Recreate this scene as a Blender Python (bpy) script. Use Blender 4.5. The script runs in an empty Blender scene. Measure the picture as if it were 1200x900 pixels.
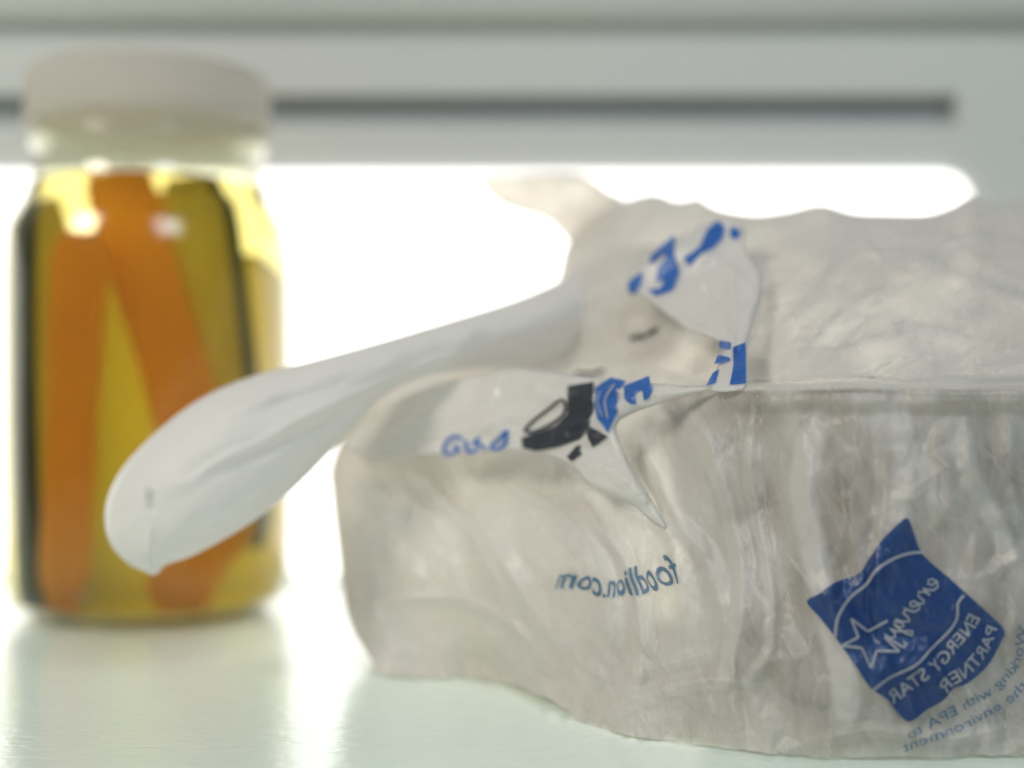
import bpy, bmesh, math, random
import numpy as np
from mathutils import Vector
from mathutils.geometry import delaunay_2d_cdt

S = bpy.context.scene
C = S.collection
random.seed(7)

# ------------------------------------------------------------------ camera
F = 1615.0            # focal length in photo pixels (photo is 1200 wide)
CAMZ = 0.078          # camera height above the shelf, metres
cam_d = bpy.data.cameras.new('camera')
cam = bpy.data.objects.new('camera', cam_d)
C.objects.link(cam)
cam.location = (0, 0, CAMZ)
cam.rotation_euler = (math.radians(90), 0, 0)
cam_d.sensor_width = 36
cam_d.lens = 36 * F / 1200
cam_d.clip_start = 0.01
cam_d.clip_end = 50
cam_d.dof.use_dof = True
cam_d.dof.focus_distance = 0.300
cam_d.dof.aperture_fstop = 4.1
S.camera = cam

# ------------------------------------------------------------------ world / lamps / exposure
w = bpy.data.worlds.new('World')
S.world = w
w.use_nodes = True
bg = w.node_tree.nodes['Background']
bg.inputs[0].default_value = (0.86, 0.93, 1.0, 1)
bg.inputs[1].default_value = 0.2


def area(name, loc, target, size, energy, col):
    l = bpy.data.lights.new(name, 'AREA')
    l.shape = 'RECTANGLE'
    l.size, l.size_y = size
    l.energy = energy
    l.color = col
    o = bpy.data.objects.new(name, l)
    C.objects.link(o)
    o.location = loc
    o.rotation_euler = (Vector(target) - Vector(loc)).to_track_quat('-Z', 'Y').to_euler()
    return o


area('lamp_warm', (-1.05, -0.55, 1.02), (0, 0.4, 0.1), (0.5, 0.5), 15.5, (1.0, 0.91, 0.78))
area('lamp_cool', (0.55, -0.70, 1.0), (0.05, 0.4, 0.08), (0.5, 0.5), 6.5, (0.74, 0.88, 1.0))
PANEL_STRENGTH = 2.4

S.view_settings.view_transform = 'Standard'
S.view_settings.look = 'None'
S.view_settings.exposure = 0.0
S.view_settings.gamma = 1.0
S.view_settings.use_curve_mapping = False
S.render.engine = 'CYCLES'
S.cycles.use_denoising = True
S.cycles.max_bounces = 14
S.cycles.transparent_max_bounces = 24
S.cycles.transmission_bounces = 12
S.cycles.diffuse_bounces = 5
S.cycles.sample_clamp_indirect = 6

# ------------------------------------------------------------------ helpers


def at(px, py, y):
    """a point of the photograph seen at distance y, in metres"""
    return np.stack([(px - 600) / F * y, y + 0 * px, CAMZ - (py - 450) / F * y], -1)


def smooth(a, b, x):
    t = np.clip((x - a) / (b - a), 0, 1)
    return t * t * (3 - 2 * t)


def catmull(pts, step=4.0, closed=False):
    pts = np.array(pts, float)
    n = len(pts)
    out = []
    for i in range(n if closed else n - 1):
        if closed:
            p0, p1, p2, p3 = pts[i - 1], pts[i], pts[(i + 1) % n], pts[(i + 2) % n]
        else:
            p0, p1, p2, p3 = pts[max(i - 1, 0)], pts[i], pts[i + 1], pts[min(i + 2, n - 1)]
        k = max(1, int(np.linalg.norm(p2[:2] - p1[:2]) / step))
        for j in range(k):
            t = j / k
            out.append(0.5 * (2 * p1 + (p2 - p0) * t + (2 * p0 - 5 * p1 + 4 * p2 - p3) * t * t
                              + (3 * p1 - p0 - 3 * p2 + p3) * t ** 3))
    if not closed:
        out.append(pts[-1])
    return np.array(out)


_rng = np.random.RandomState(11)
_PERM = _rng.permutation(512)
_GR = _rng.rand(512) * 2 * math.pi


def perlin(x, y, seed=0):
    xi = np.floor(x).astype(int)
    yi = np.floor(y).astype(int)
    xf, yf = x - xi, y - yi
    u = xf * xf * xf * (xf * (xf * 6 - 15) + 10)
    v = yf * yf * yf * (yf * (yf * 6 - 15) + 10)

    def g(ix, iy, dx, dy):
        h = _PERM[(_PERM[(ix + seed * 37) & 511] + iy + seed * 91) & 511]
        a = _GR[h]
        return np.cos(a) * dx + np.sin(a) * dy
    n00 = g(xi, yi, xf, yf)
    n10 = g(xi + 1, yi, xf - 1, yf)
    n01 = g(xi, yi + 1, xf, yf - 1)
    n11 = g(xi + 1, yi + 1, xf - 1, yf - 1)
    return (n00 * (1 - u) + n10 * u) * (1 - v) + (n01 * (1 - u) + n11 * u) * v


def seg_dist(px, py, poly):
    """distance to a polyline, fraction along it and signed side"""
    best = np.full(px.shape, 1e9)
    frac = np.zeros(px.shape)
    side = np.zeros(px.shape)
    L = np.concatenate([[0], np.cumsum(np.linalg.norm(np.diff(poly, axis=0), axis=1))])
    for i in range(len(poly) - 1):
        a, b = poly[i], poly[i + 1]
        d = b - a
        l2 = max(float(d @ d), 1e-9)
        t = np.clip(((px - a[0]) * d[0] + (py - a[1]) * d[1]) / l2, 0, 1)
        ex, ey = px - a[0] - t * d[0], py - a[1] - t * d[1]
        q = np.hypot(ex, ey)
        m = q < best
        best = np.where(m, q, best)
        frac = np.where(m, (L[i] + t * (L[i + 1] - L[i])) / L[-1], frac)
        side = np.where(m, np.sign(d[0] * ey - d[1] * ex), side)
    return best, frac, side


class RBF:
    def __init__(self, pts):
        p = np.array(pts, float)
        self.c = p[:, :2] / 400
        n = len(p)
        r = np.linalg.norm(self.c[:, None] - self.c[None], axis=-1)
        A = np.zeros((n + 3, n + 3))
        A[:n, :n] = self.k(r) + np.eye(n) * 1e-3
        A[:n, n] = 1
        A[:n, n + 1:] = self.c
        A[n:, :n] = A[:n, n:].T
        self.w = np.linalg.solve(A, np.concatenate([p[:, 2], [0, 0, 0]]))

    @staticmethod
    def k(r):
        return np.where(r > 0, r * r * np.log(np.maximum(r, 1e-9)), 0)

    def __call__(self, px, py):
        x, y = px / 400, py / 400
        out = self.w[-3] + self.w[-2] * x + self.w[-1] * y
        for i, c in enumerate(self.c):
            out = out + self.w[i] * self.k(np.hypot(x - c[0], y - c[1]))
        return out


def tag(o, label=None, cat=None, group=None, kind=None):
    for k, v in (('label', label), ('category', cat), ('group', group), ('kind', kind)):
        if v:
            o[k] = v
    return o


def empty(name, loc):
    o = bpy.data.objects.new(name, None)
    C.objects.link(o)
    o.location = loc
    o.empty_display_size = 0.02
    bpy.context.view_layer.update()
    return o


def link_mesh(name, me, mat, parent=None):
    o = bpy.data.objects.new(name, me)
    C.objects.link(o)
    if mat is not None:
        me.materials.append(mat)
    if parent is not None:
        o.parent = parent
        root = parent
        off = Vector((0, 0, 0))
        while root is not None:
            off += root.location
            root = root.parent
        o.location = -off          # geometry is written in world metres
    return o


def mesh_np(name, V, faces, mat, parent=None, smooth_=True, attr=None):
    me = bpy.data.meshes.new(name)
    me.from_pydata([tuple(v) for v in V], [], [tuple(f) for f in faces])
    if smooth_:
        me.polygons.foreach_set('use_smooth', [True] * len(me.polygons))
    if attr:
        for k, a in attr.items():
            at_ = me.attributes.new(k, 'FLOAT', 'POINT')
            at_.data.foreach_set('value', np.asarray(a, np.float32))
    me.update()
    return link_mesh(name, me, mat, parent)


def bm_obj(name, bm, mat, parent=None, smooth_=True):
    me = bpy.data.meshes.new(name)
    bmesh.ops.recalc_face_normals(bm, faces=bm.faces)
    bm.to_mesh(me)
    bm.free()
    if smooth_:
        me.polygons.foreach_set('use_smooth', [True] * len(me.polygons))
    return link_mesh(name, me, mat, parent)


def box(bm, x0, x1, y0, y1, z0, z1):
    v = [bm.verts.new(p) for p in ((x0, y0, z0), (x1, y0, z0), (x1, y1, z0), (x0, y1, z0),
                                   (x0, y0, z1), (x1, y0, z1), (x1, y1, z1), (x0, y1, z1))]
    for f in ((0, 3, 2, 1), (4, 5, 6, 7), (0, 1, 5, 4), (1, 2, 6, 5), (2, 3, 7, 6), (3, 0, 4, 7)):
        bm.faces.new([v[i] for i in f])


def lathe(bm, prof, cx, cy, n=72):
    rings = []
    for r, z in prof:
        if r < 1e-6:
            rings.append([bm.verts.new((cx, cy, z))])
        else:
            rings.append([bm.verts.new((cx + r * math.cos(2 * math.pi * i / n), cy + r * math.sin(2 * math.pi * i / n), z))
                          for i in range(n)])
    for a, b in zip(rings, rings[1:]):
        for i in range(n):
            j = (i + 1) % n
            if len(a) == 1 and len(b) == 1:
                continue
            if len(a) == 1:
                bm.faces.new((a[0], b[j], b[i]))
            elif len(b) == 1:
                bm.faces.new((a[i], a[j], b[0]))
            else:
                bm.faces.new((a[i], a[j], b[j], b[i]))


# ------------------------------------------------------------------ materials
def mat_new(name):
    m = bpy.data.materials.new(name)
    m.use_nodes = True
    nt = m.node_tree
    nt.nodes.clear()
    return m, nt.nodes, nt.links


def principled(name, col, rough=0.5, noise_scale=0, noise_amt=0.1, bump=0.0, bump_scale=200, **kw):
    m, N, L = mat_new(name)
    out = N.new('ShaderNodeOutputMaterial')
    p = N.new('ShaderNodeBsdfPrincipled')
    L.new(p.outputs[0], out.inputs[0])
    p.inputs['Base Color'].default_value = (*col, 1)
    p.inputs['Roughness'].default_value = rough
    for k, v in kw.items():
        p.inputs[k].default_value = v
    tc = N.new('ShaderNodeTexCoord')
    if noise_scale:
        n = N.new('ShaderNodeTexNoise')
        n.inputs['Scale'].default_value = noise_scale
        n.inputs['Detail'].default_value = 5
        L.new(tc.outputs['Object'], n.inputs['Vector'])
        mx = N.new('ShaderNodeMix')
        mx.data_type = 'RGBA'
        mx.inputs['A'].default_value = (*[c * (1 - noise_amt) for c in col], 1)
        mx.inputs['B'].default_value = (*[min(1, c * (1 + noise_amt)) for c in col], 1)
        L.new(n.outputs['Fac'], mx.inputs['Factor'])
        L.new(mx.outputs['Result'], p.inputs['Base Color'])
    if bump:
        n = N.new('ShaderNodeTexNoise')
        n.inputs['Scale'].default_value = bump_scale
        n.inputs['Detail'].default_value = 4
        L.new(tc.outputs['Object'], n.inputs['Vector'])
        b = N.new('ShaderNodeBump')
        b.inputs['Strength'].default_value = bump
        b.inputs['Distance'].default_value = 0.001
        L.new(n.outputs['Fac'], b.inputs['Height'])
        L.new(b.outputs[0], p.inputs['Normal'])
    return m


def schlick(N, L, normal=None, f0=0.04):
    lw = N.new('ShaderNodeLayerWeight'); lw.inputs['Blend'].default_value = 0.5
    if normal is not None:
        L.new(normal, lw.inputs['Normal'])
    p = N.new('ShaderNodeMath'); p.operation = 'POWER'; p.inputs[1].default_value = 5
    L.new(lw.outputs['Facing'], p.inputs[0])
    a = N.new('ShaderNodeMath'); a.operation = 'MULTIPLY_ADD'; a.inputs[1].default_value = 1 - f0; a.inputs[2].default_value = f0
    L.new(p.outputs[0], a.inputs[0])
    return a.outputs[0]


def film(name, col, trans_col, clear=0.52, thru=0.46, ink=False, gloss=0.5, rough=0.33):
    """thin creased polythene: scatters, lets light through, partly clear where it is a single ply"""
    m, N, L = mat_new(name)
    out = N.new('ShaderNodeOutputMaterial')
    tc = N.new('ShaderNodeTexCoord')
    # fine crinkles
    n1 = N.new('ShaderNodeTexNoise'); n1.inputs['Scale'].default_value = 420; n1.inputs['Detail'].default_value = 6
    n1.inputs['Distortion'].default_value = 1.2
    mp = N.new('ShaderNodeMapping'); mp.inputs['Scale'].default_value = (1.5, 1.5, 0.6)
    mp.inputs['Rotation'].default_value = (0, 0.35, 0)
    L.new(tc.outputs['Object'], mp.inputs['Vector'])
    L.new(mp.outputs[0], n1.inputs['Vector'])
    v1 = N.new('ShaderNodeTexVoronoi'); v1.feature = 'DISTANCE_TO_EDGE'; v1.inputs['Scale'].default_value = 130
    nd = N.new('ShaderNodeTexNoise'); nd.inputs['Scale'].default_value = 90; nd.inputs['Detail'].default_value = 3
    L.new(tc.outputs['Object'], nd.inputs['Vector'])
    vm = N.new('ShaderNodeVectorMath'); vm.operation = 'MULTIPLY_ADD'
    vm.inputs[1].default_value = (0.012,) * 3
    L.new(nd.outputs['Color'], vm.inputs[0]); L.new(mp.outputs[0], vm.inputs[2])
    L.new(vm.outputs[0], v1.inputs['Vector'])
    sm = N.new('ShaderNodeMath'); sm.operation = 'MINIMUM'; sm.inputs[1].default_value = 0.12
    L.new(v1.outputs['Distance'], sm.inputs[0])
    ad = N.new('ShaderNodeMath'); ad.operation = 'MULTIPLY_ADD'; ad.inputs[1].default_value = -2.0
    L.new(sm.outputs[0], ad.inputs[0]); L.new(n1.outputs['Fac'], ad.inputs[2])
    b = N.new('ShaderNodeBump'); b.inputs['Strength'].default_value = 0.2; b.inputs['Distance'].default_value = 0.0008
    L.new(ad.outputs[0], b.inputs['Height'])
    d = N.new('ShaderNodeBsdfDiffuse'); d.inputs[0].default_value = (*col, 1)
    t = N.new('ShaderNodeBsdfTranslucent'); t.inputs[0].default_value = (*trans_col, 1)
    g = N.new('ShaderNodeBsdfGlossy'); g.inputs['Roughness'].default_value = rough
    g.inputs[0].default_value = (0.9, 0.92, 0.95, 1)
    tr = N.new('ShaderNodeBsdfTransparent')
    tr.inputs[0].default_value = (1, 0.985, 0.95, 1) if not ink else (*[0.35 + 0.6 * c for c in col], 1)
    for q in (d, t, g):
        L.new(b.outputs[0], q.inputs['Normal'])
    if ink:
        ni = N.new('ShaderNodeTexNoise'); ni.inputs['Scale'].default_value = 900; ni.inputs['Detail'].default_value = 6
        L.new(tc.outputs['Object'], ni.inputs['Vector'])
        mi = N.new('ShaderNodeMix'); mi.data_type = 'RGBA'
        mi.inputs['A'].default_value = (*[c * .62 for c in col], 1); mi.inputs['B'].default_value = (*[c * 1.25 + .012 for c in col], 1)
        L.new(ni.outputs['Fac'], mi.inputs['Factor']); mw = N.new('ShaderNodeMapRange'); mw.inputs['From Min'].default_value = .50; mw.inputs['From Max'].default_value = .66
        nw = N.new('ShaderNodeTexNoise'); nw.inputs['Scale'].default_value = 230; nw.inputs['Detail'].default_value = 7
        L.new(vm.outputs[0], nw.inputs['Vector']); L.new(nw.outputs['Fac'], mw.inputs['Value'])
        mv = N.new('ShaderNodeMapRange'); mv.inputs['From Min'].default_value = .0; mv.inputs['From Max'].default_value = .05
        mv.inputs['To Min'].default_value = 1; mv.inputs['To Max'].default_value = .12
        L.new(v1.outputs['Distance'], mv.inputs['Value'])
        mm_ = N.new('ShaderNodeMath'); mm_.operation = 'MULTIPLY'
        L.new(mw.outputs[0], mm_.inputs[0]); L.new(mv.outputs[0], mm_.inputs[1])
        mk = N.new('ShaderNodeMath'); mk.operation = 'MULTIPLY'; mk.inputs[1].default_value = .35
        L.new(mm_.outputs[0], mk.inputs[0])
        mj = N.new('ShaderNodeMix'); mj.data_type = 'RGBA'
        mj.inputs['B'].default_value = (.30, .36, .48, 1)
        L.new(mk.outputs[0], mj.inputs['Factor']); L.new(mi.outputs['Result'], mj.inputs['A'])
        L.new(mj.outputs['Result'], d.inputs[0])
    m1 = N.new('ShaderNodeMixShader'); m1.inputs[0].default_value = thru
    L.new(d.outputs[0], m1.inputs[1]); L.new(t.outputs[0], m1.inputs[2])
    # clearness falls where the film is folded over itself (ply), and whitens on hard creases
    a = N.new('ShaderNodeAttribute'); a.attribute_name = 'ply'
    c1 = N.new('ShaderNodeMath'); c1.operation = 'MULTIPLY_ADD'; c1.inputs[1].default_value = -clear * 0.9
    c1.inputs[2].default_value = clear; c1.use_clamp = True
    L.new(a.outputs['Fac'], c1.inputs[0])
    n2 = N.new('ShaderNodeTexNoise'); n2.inputs['Scale'].default_value = 60; n2.inputs['Detail'].default_value = 6
    L.new(mp.outputs[0], n2.inputs['Vector'])
    c2 = N.new('ShaderNodeMapRange'); c2.inputs['To Min'].default_value = 0.55; c2.inputs['To Max'].default_value = 1.45
    c2.inputs['From Min'].default_value = 0.3; c2.inputs['From Max'].default_value = 0.7
    L.new(n2.outputs['Fac'], c2.inputs['Value'])
    c3 = N.new('ShaderNodeMath'); c3.operation = 'MULTIPLY'; c3.use_clamp = True
    L.new(c1.outputs[0], c3.inputs[0]); L.new(c2.outputs[0], c3.inputs[1])
    m2 = N.new('ShaderNodeMixShader')
    L.new(c3.outputs[0], m2.inputs[0]); L.new(m1.outputs[0], m2.inputs[1]); L.new(tr.outputs[0], m2.inputs[2])
    fr = schlick(N, L, b.outputs[0])
    fm = N.new('ShaderNodeMath'); fm.operation = 'MULTIPLY'; fm.inputs[1].default_value = gloss
    L.new(fr, fm.inputs[0])
    m3 = N.new('ShaderNodeMixShader')
    L.new(fm.outputs[0], m3.inputs[0]); L.new(m2.outputs[0], m3.inputs[1]); L.new(g.outputs[0], m3.inputs[2])
    L.new(m3.outputs[0], out.inputs[0])
    return m


M = {}
M['film'] = film('film', (0.80, 0.785, 0.765), (0.84, 0.79, 0.71))
M['film_thick'] = film('film_thick', (0.88, 0.88, 0.88), (0.86, 0.84, 0.81), clear=0.10, thru=0.5, gloss=0.4, rough=0.42)
M['film_strap'] = film('film_strap', (0.86, 0.855, 0.845), (0.86, 0.83, 0.77), clear=0.18, gloss=0.8, rough=0.28)
M['film_thin'] = film('film_thin', (0.85, 0.81, 0.75), (0.98, 0.93, 0.85), clear=0.5)
M['ink_blue'] = film('ink_blue', (0.015, 0.072, 0.275), (0.014, 0.066, 0.26), clear=0.12, ink=True, gloss=0.9)
M['ink_blue_bright'] = film('ink_blue_bright', (0.035, 0.19, 0.62), (0.03, 0.17, 0.6), clear=0.12, ink=True, gloss=0.9)
M['ink_pale'] = film('ink_pale', (0.09, 0.24, 0.42), (0.08, 0.22, 0.40), clear=0.40, ink=True, gloss=0.35)
M['ink_dark'] = film('ink_dark', (0.06, 0.07, 0.09), (0.05, 0.06, 0.075), clear=0.15, ink=True, gloss=0.35)
M['ink_bare'] = film('ink_bare', (0.62, 0.64, 0.66), (0.5, 0.5, 0.5), clear=0.3, gloss=0.35)
M['bowl'] = principled('bowl', (0.22, 0.175, 0.135), 0.55, 40, 0.12, 0.1, 300)
M['wall'] = principled('wall', (0.54, 0.555, 0.535), 0.5, 9, 0.03, 0.05, 500)
M['wall_dark'] = principled('wall_dark', (0.42, 0.45, 0.46), 0.6, 20, 0.08)
M['lid'] = principled('lid', (0.62, 0.59, 0.55), 0.4, 60, 0.03, 0.05, 300)
M['carrot'] = principled('carrot', (0.92, 0.36, 0.025), 0.45, 120, 0.2, 0.3, 200)
M['flesh'] = principled('flesh', (0.62, 0.58, 0.16), 0.4, 90, 0.2, 0.3, 250)
M['skin'] = principled('skin', (0.055, 0.085, 0.02), 0.4, 130, 0.35, 0.5, 180)
M['trim'] = principled('trim', (0.30, 0.33, 0.33), 0.5, 15, 0.06)


def veg(name, c0, c1, tcol):
    """wet vegetable flesh that lets light through, with streaks along its grain"""
    m, N, L = mat_new(name)
    out = N.new('ShaderNodeOutputMaterial')
    tc = N.new('ShaderNodeTexCoord')
    mp = N.new('ShaderNodeMapping'); mp.inputs['Scale'].default_value = (1, 1, .12)
    L.new(tc.outputs['Object'], mp.inputs[0])
    n = N.new('ShaderNodeTexNoise'); n.inputs['Scale'].default_value = 240; n.inputs['Detail'].default_value = 5
    L.new(mp.outputs[0], n.inputs['Vector'])
    mx = N.new('ShaderNodeMix'); mx.data_type = 'RGBA'
    mx.inputs['A'].default_value = (*c0, 1); mx.inputs['B'].default_value = (*c1, 1)
    mr = N.new('ShaderNodeMapRange'); mr.inputs['From Min'].default_value = .3; mr.inputs['From Max'].default_value = .7
    L.new(n.outputs['Fac'], mr.inputs['Value']); L.new(mr.outputs[0], mx.inputs['Factor'])
    d = N.new('ShaderNodeBsdfDiffuse'); t = N.new('ShaderNodeBsdfTranslucent')
    L.new(mx.outputs['Result'], d.inputs[0])
    t.inputs[0].default_value = (*tcol, 1)
    x = N.new('ShaderNodeMixShader'); x.inputs[0].default_value = .74
    L.new(d.outputs[0], x.inputs[1]); L.new(t.outputs[0], x.inputs[2])
    L.new(x.outputs[0], out.inputs[0])
    return m


M['carrot'] = veg('carrot', (.92, .42, .025), (.98, .58, .08), (1.0, .68, .09))
M['skin'] = veg('skin', (.04, .06, .012), (.12, .15, .03), (.30, .34, .06))
M['lid'] = veg('lid', (.76, .755, .74), (.80, .79, .775), (.74, .72, .68))
M['flesh'] = veg('flesh', (.46, .44, .12), (.80, .72, .26), (.84, .76, .26))


def mk_panel():
    m, N, L = mat_new('panel_light')
    out = N.new('ShaderNodeOutputMaterial')
    e = N.new('ShaderNodeEmission')
    e.inputs[0].default_value = (1.0, 0.985, 0.93, 1)
    e.inputs[1].default_value = PANEL_STRENGTH
    L.new(e.outputs[0], out.inputs[0])
    return m


def mk_glass():
    m, N, L = mat_new('jar_glass')
    out = N.new('ShaderNodeOutputMaterial')
    t = N.new('ShaderNodeBsdfTransparent'); t.inputs[0].default_value = (0.965, 0.965, 0.90, 1)
    g = N.new('ShaderNodeBsdfGlossy'); g.inputs['Roughness'].default_value = 0.12
    f = schlick(N, L)
    tc = N.new('ShaderNodeTexCoord')
    n = N.new('ShaderNodeTexNoise'); n.inputs['Scale'].default_value = 45
    L.new(tc.outputs['Object'], n.inputs['Vector'])
    b = N.new('ShaderNodeBump'); b.inputs['Strength'].default_value = 0.1; b.inputs['Distance'].default_value = 0.002
    L.new(n.outputs[0], b.inputs['Height'])
    L.new(b.outputs[0], g.inputs['Normal'])
    x = N.new('ShaderNodeMixShader')
    L.new(f, x.inputs[0]); L.new(t.outputs[0], x.inputs[1]); L.new(g.outputs[0], x.inputs[2])
    L.new(x.outputs[0], out.inputs[0])
    return m


def mk_brine():
    m, N, L = mat_new('brine')
    out = N.new('ShaderNodeOutputMaterial')
    r = N.new('ShaderNodeBsdfRefraction'); r.inputs['IOR'].default_value = 1.30; r.inputs['Roughness'].default_value = 0.05
    r.inputs[0].default_value = (0.98, 0.93, 0.66, 1)
    L.new(r.outputs[0], out.inputs[0])
    v = N.new('ShaderNodeVolumeAbsorption'); v.inputs[0].default_value = (0.92, 0.79, 0.22, 1)
    v.inputs['Density'].default_value = 4.5
    L.new(v.outputs[0], out.inputs[1])
    return m


def mk_shelf():
    m, N, L = mat_new('shelf_glass')
    out = N.new('ShaderNodeOutputMaterial')
    p = N.new('ShaderNodeBsdfPrincipled')
    L.new(p.outputs[0], out.inputs[0])
    p.inputs['Base Color'].default_value = (0.70, 0.79, 0.73, 1)
    p.inputs['Roughness'].default_value = 0.16
    p.inputs['IOR'].default_value = 1.5
    tc = N.new('ShaderNodeTexCoord')
    mp = N.new('ShaderNodeMapping'); mp.inputs['Scale'].default_value = (1.0, 1.5, 1); mp.inputs['Rotation'].default_value = (0, 0, 0.6)
    L.new(tc.outputs['Object'], mp.inputs[0])
    n = N.new('ShaderNodeTexNoise'); n.inputs['Scale'].default_value = 120; n.inputs['Detail'].default_value = 6
    n.inputs['Distortion'].default_value = 1.5
    L.new(mp.outputs[0], n.inputs['Vector'])
    b = N.new('ShaderNodeBump'); b.inputs['Strength'].default_value = 0.16; b.inputs['Distance'].default_value = 0.001
    L.new(n.outputs['Fac'], b.inputs['Height'])
    L.new(b.outputs[0], p.inputs['Normal'])
    cr = N.new('ShaderNodeMix'); cr.data_type = 'RGBA'
    cr.inputs['A'].default_value = (0.75, 0.89, 0.80, 1); cr.inputs['B'].default_value = (0.85, 0.95, 0.88, 1)
    L.new(n.outputs['Fac'], cr.inputs['Factor']); L.new(cr.outputs['Result'], p.inputs['Base Color'])
    return m


M['panel'] = mk_panel()
M['glass'] = mk_glass()
M['brine'] = mk_brine()
M['shelf'] = mk_shelf()

# ------------------------------------------------------------------ setting: shelf, back wall, light panel
YW = 0.545


def zpx(py, y=YW):
    return CAMZ - (py - 450) / F * y


def xpx(px, y=YW):
    return (px - 600) / F * y


bm = bmesh.new()
box(bm, -0.6, 0.6, -0.02, YW - 0.0045, -0.006, 0.0)
tag(bm_obj('glass_shelf', bm, M['shelf'], smooth_=False), 'pale green frosted glass shelf under the jar and bag', kind='structure')

bm = bmesh.new()
zs0, zs1, xs = zpx(146), zpx(110), xpx(1122)
box(bm, -0.6, xs, YW, YW + 0.03, zpx(206), zs0)                 # band under the slot
box(bm, -0.6, xs, YW, YW + 0.03, zs1, 0.42)                     # above the slot
box(bm, xs, 0.6, YW, YW + 0.03, -0.05, 0.42)                    # right of slot and panel
box(bm, -0.6, xs, YW + 0.006, YW + 0.03, -0.05, zpx(206))       # behind the light panel
wall = tag(bm_obj('back_wall', bm, M['wall'], smooth_=False), 'pale grey moulded wall above and beside the bright panel', kind='structure')
bm = bmesh.new()
box(bm, -0.6, xs, YW + 0.010, YW + 0.0295, zs0 - 0.001, zs1 + 0.001)
bm_obj('slot_back', bm, M['wall_dark'], wall, False)
# rounded ledge along the top
bm = bmesh.new()
ring = []
zc, R = zpx(26) + 0.010, 0.010
prof = [(YW + 0.001, zc - R)] + [(YW - 0.004 - R * math.sin(a), zc - R * math.cos(a)) for a in np.linspace(0, math.pi / 2, 10)] + \
       [(YW - 0.004 - R, 0.40), (YW + 0.001, 0.40)]
for x in (-0.6, 0.6):
    ring.append([bm.verts.new((x, y, z)) for y, z in prof])
n = len(prof)
for i in range(n):
    bm.faces.new((ring[0][i], ring[0][(i + 1) % n], ring[1][(i + 1) % n], ring[1][i]))
bm.faces.new(ring[0]); bm.faces.new(ring[1][::-1])
bm_obj('ledge', bm, M['wall'], wall, False)
bm = bmesh.new()
box(bm, -0.6, 0.6, YW - 0.0035, YW - 0.0005, -0.006, zpx(675) - 0.0002)
bm_obj('seal_strip', bm, M['trim'], wall, False)

# light panel with rounded right corner
bm = bmesh.new()
x1, z1, z0 = xpx(1135), zpx(203), zpx(675)
rr = 0.012
pts = [(-0.6, z0), (x1, z0)] + [(x1 - rr + rr * math.cos(a), z1 - rr + rr * math.sin(a)) for a in np.linspace(0, math.pi / 2, 9)] + [(-0.6, z1)]
f0 = [bm.verts.new((x, YW - 0.003, z)) for x, z in pts]
f1 = [bm.verts.new((x, YW - 0.0005, z)) for x, z in pts]
bm.faces.new(f0)
bm.faces.new(f1[::-1])
for i in range(len(pts)):
    j = (i + 1) % len(pts)
    bm.faces.new((f0[i], f1[i], f1[j], f0[j]))
tag(bm_obj('light_panel', bm, M['panel'], smooth_=False), 'glowing white panel along the wall behind the jar and bag', 'light panel')

# ------------------------------------------------------------------ jar of pickles
JX, JY = (176 - 600) / F * 0.475, 0.475
K = 0.475 / F


def jz(py):
    return CAMZ - (py - 450) * K * (0.945 if py < 250 else 1.0)


jar = tag(empty('pickle_jar', (JX, JY, 0)), 'clear glass jar with a white screw lid, full of pickled carrots and cucumbers', 'jar')
outer = [(0.0, 0.0025), (0.030, 0.0025), (0.034, 0.0005), (0.040, 0.0015), (0.0452, 0.006), (0.0472, 0.013), (0.0475, 0.03),
         (0.0475, jz(330)), (0.0471, jz(300)), (0.0460, jz(272)), (0.0440, jz(250) - .001), (0.0412, jz(225)), (0.0392, jz(208)), (0.0382, jz(196)),
         (0.0380, jz(172)), (0.0395, jz(165)), (0.0405, jz(158)), (0.0405, jz(153)), (0.0392, jz(147)), (0.0378, jz(142)), (0.0378, jz(132) + .002)]
outer = [(r + (0.0012 if r > 0.0445 else 0), z) for r, z in outer]
inner = [(max(r - 0.0014, 0), z + (0.003 if r < 0.035 and z < 0.01 else 0)) for r, z in outer]
bm = bmesh.new()
lathe(bm, outer + inner[::-1], JX, JY, 96)
bm_obj('jar_body', bm, M['glass'], jar)
bm = bmesh.new()
zt = jz(207)
br = [(0, 0.0056)] + [(r - 0.0004, max(z, 0.0056) + 0.0001) for r, z in inner[2:] if z < zt - 0.001]
br += [(0.0392, zt - 0.0004), (0.0385, zt), (0, zt)]
lathe(bm, br, JX, JY, 96)
bm_obj('brine', bm, M['brine'], jar)
bm = bmesh.new()
zl0, zl1 = jz(134), jz(67)
lr = 0.0412
M['liner'] = principled('liner', (0.88, 0.83, 0.70), 0.5)
prof = [(0, zl0 + 0.0045), (0.0375, zl0 + 0.0045), (0.0385, zl0 + 0.003), (0.0390, zl0), (lr, zl0), (lr + .0004, zl0 + 0.001)]
prof += [(lr, zl0 + 0.002), (lr - 0.0005, zl1 - 0.004), (lr - 0.0014, zl1 - 0.0014), (lr - 0.004, zl1), (0, zl1)]
lathe(bm, prof, JX, JY, 96)
lid = bm_obj('lid', bm, M['lid'], jar)


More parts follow.
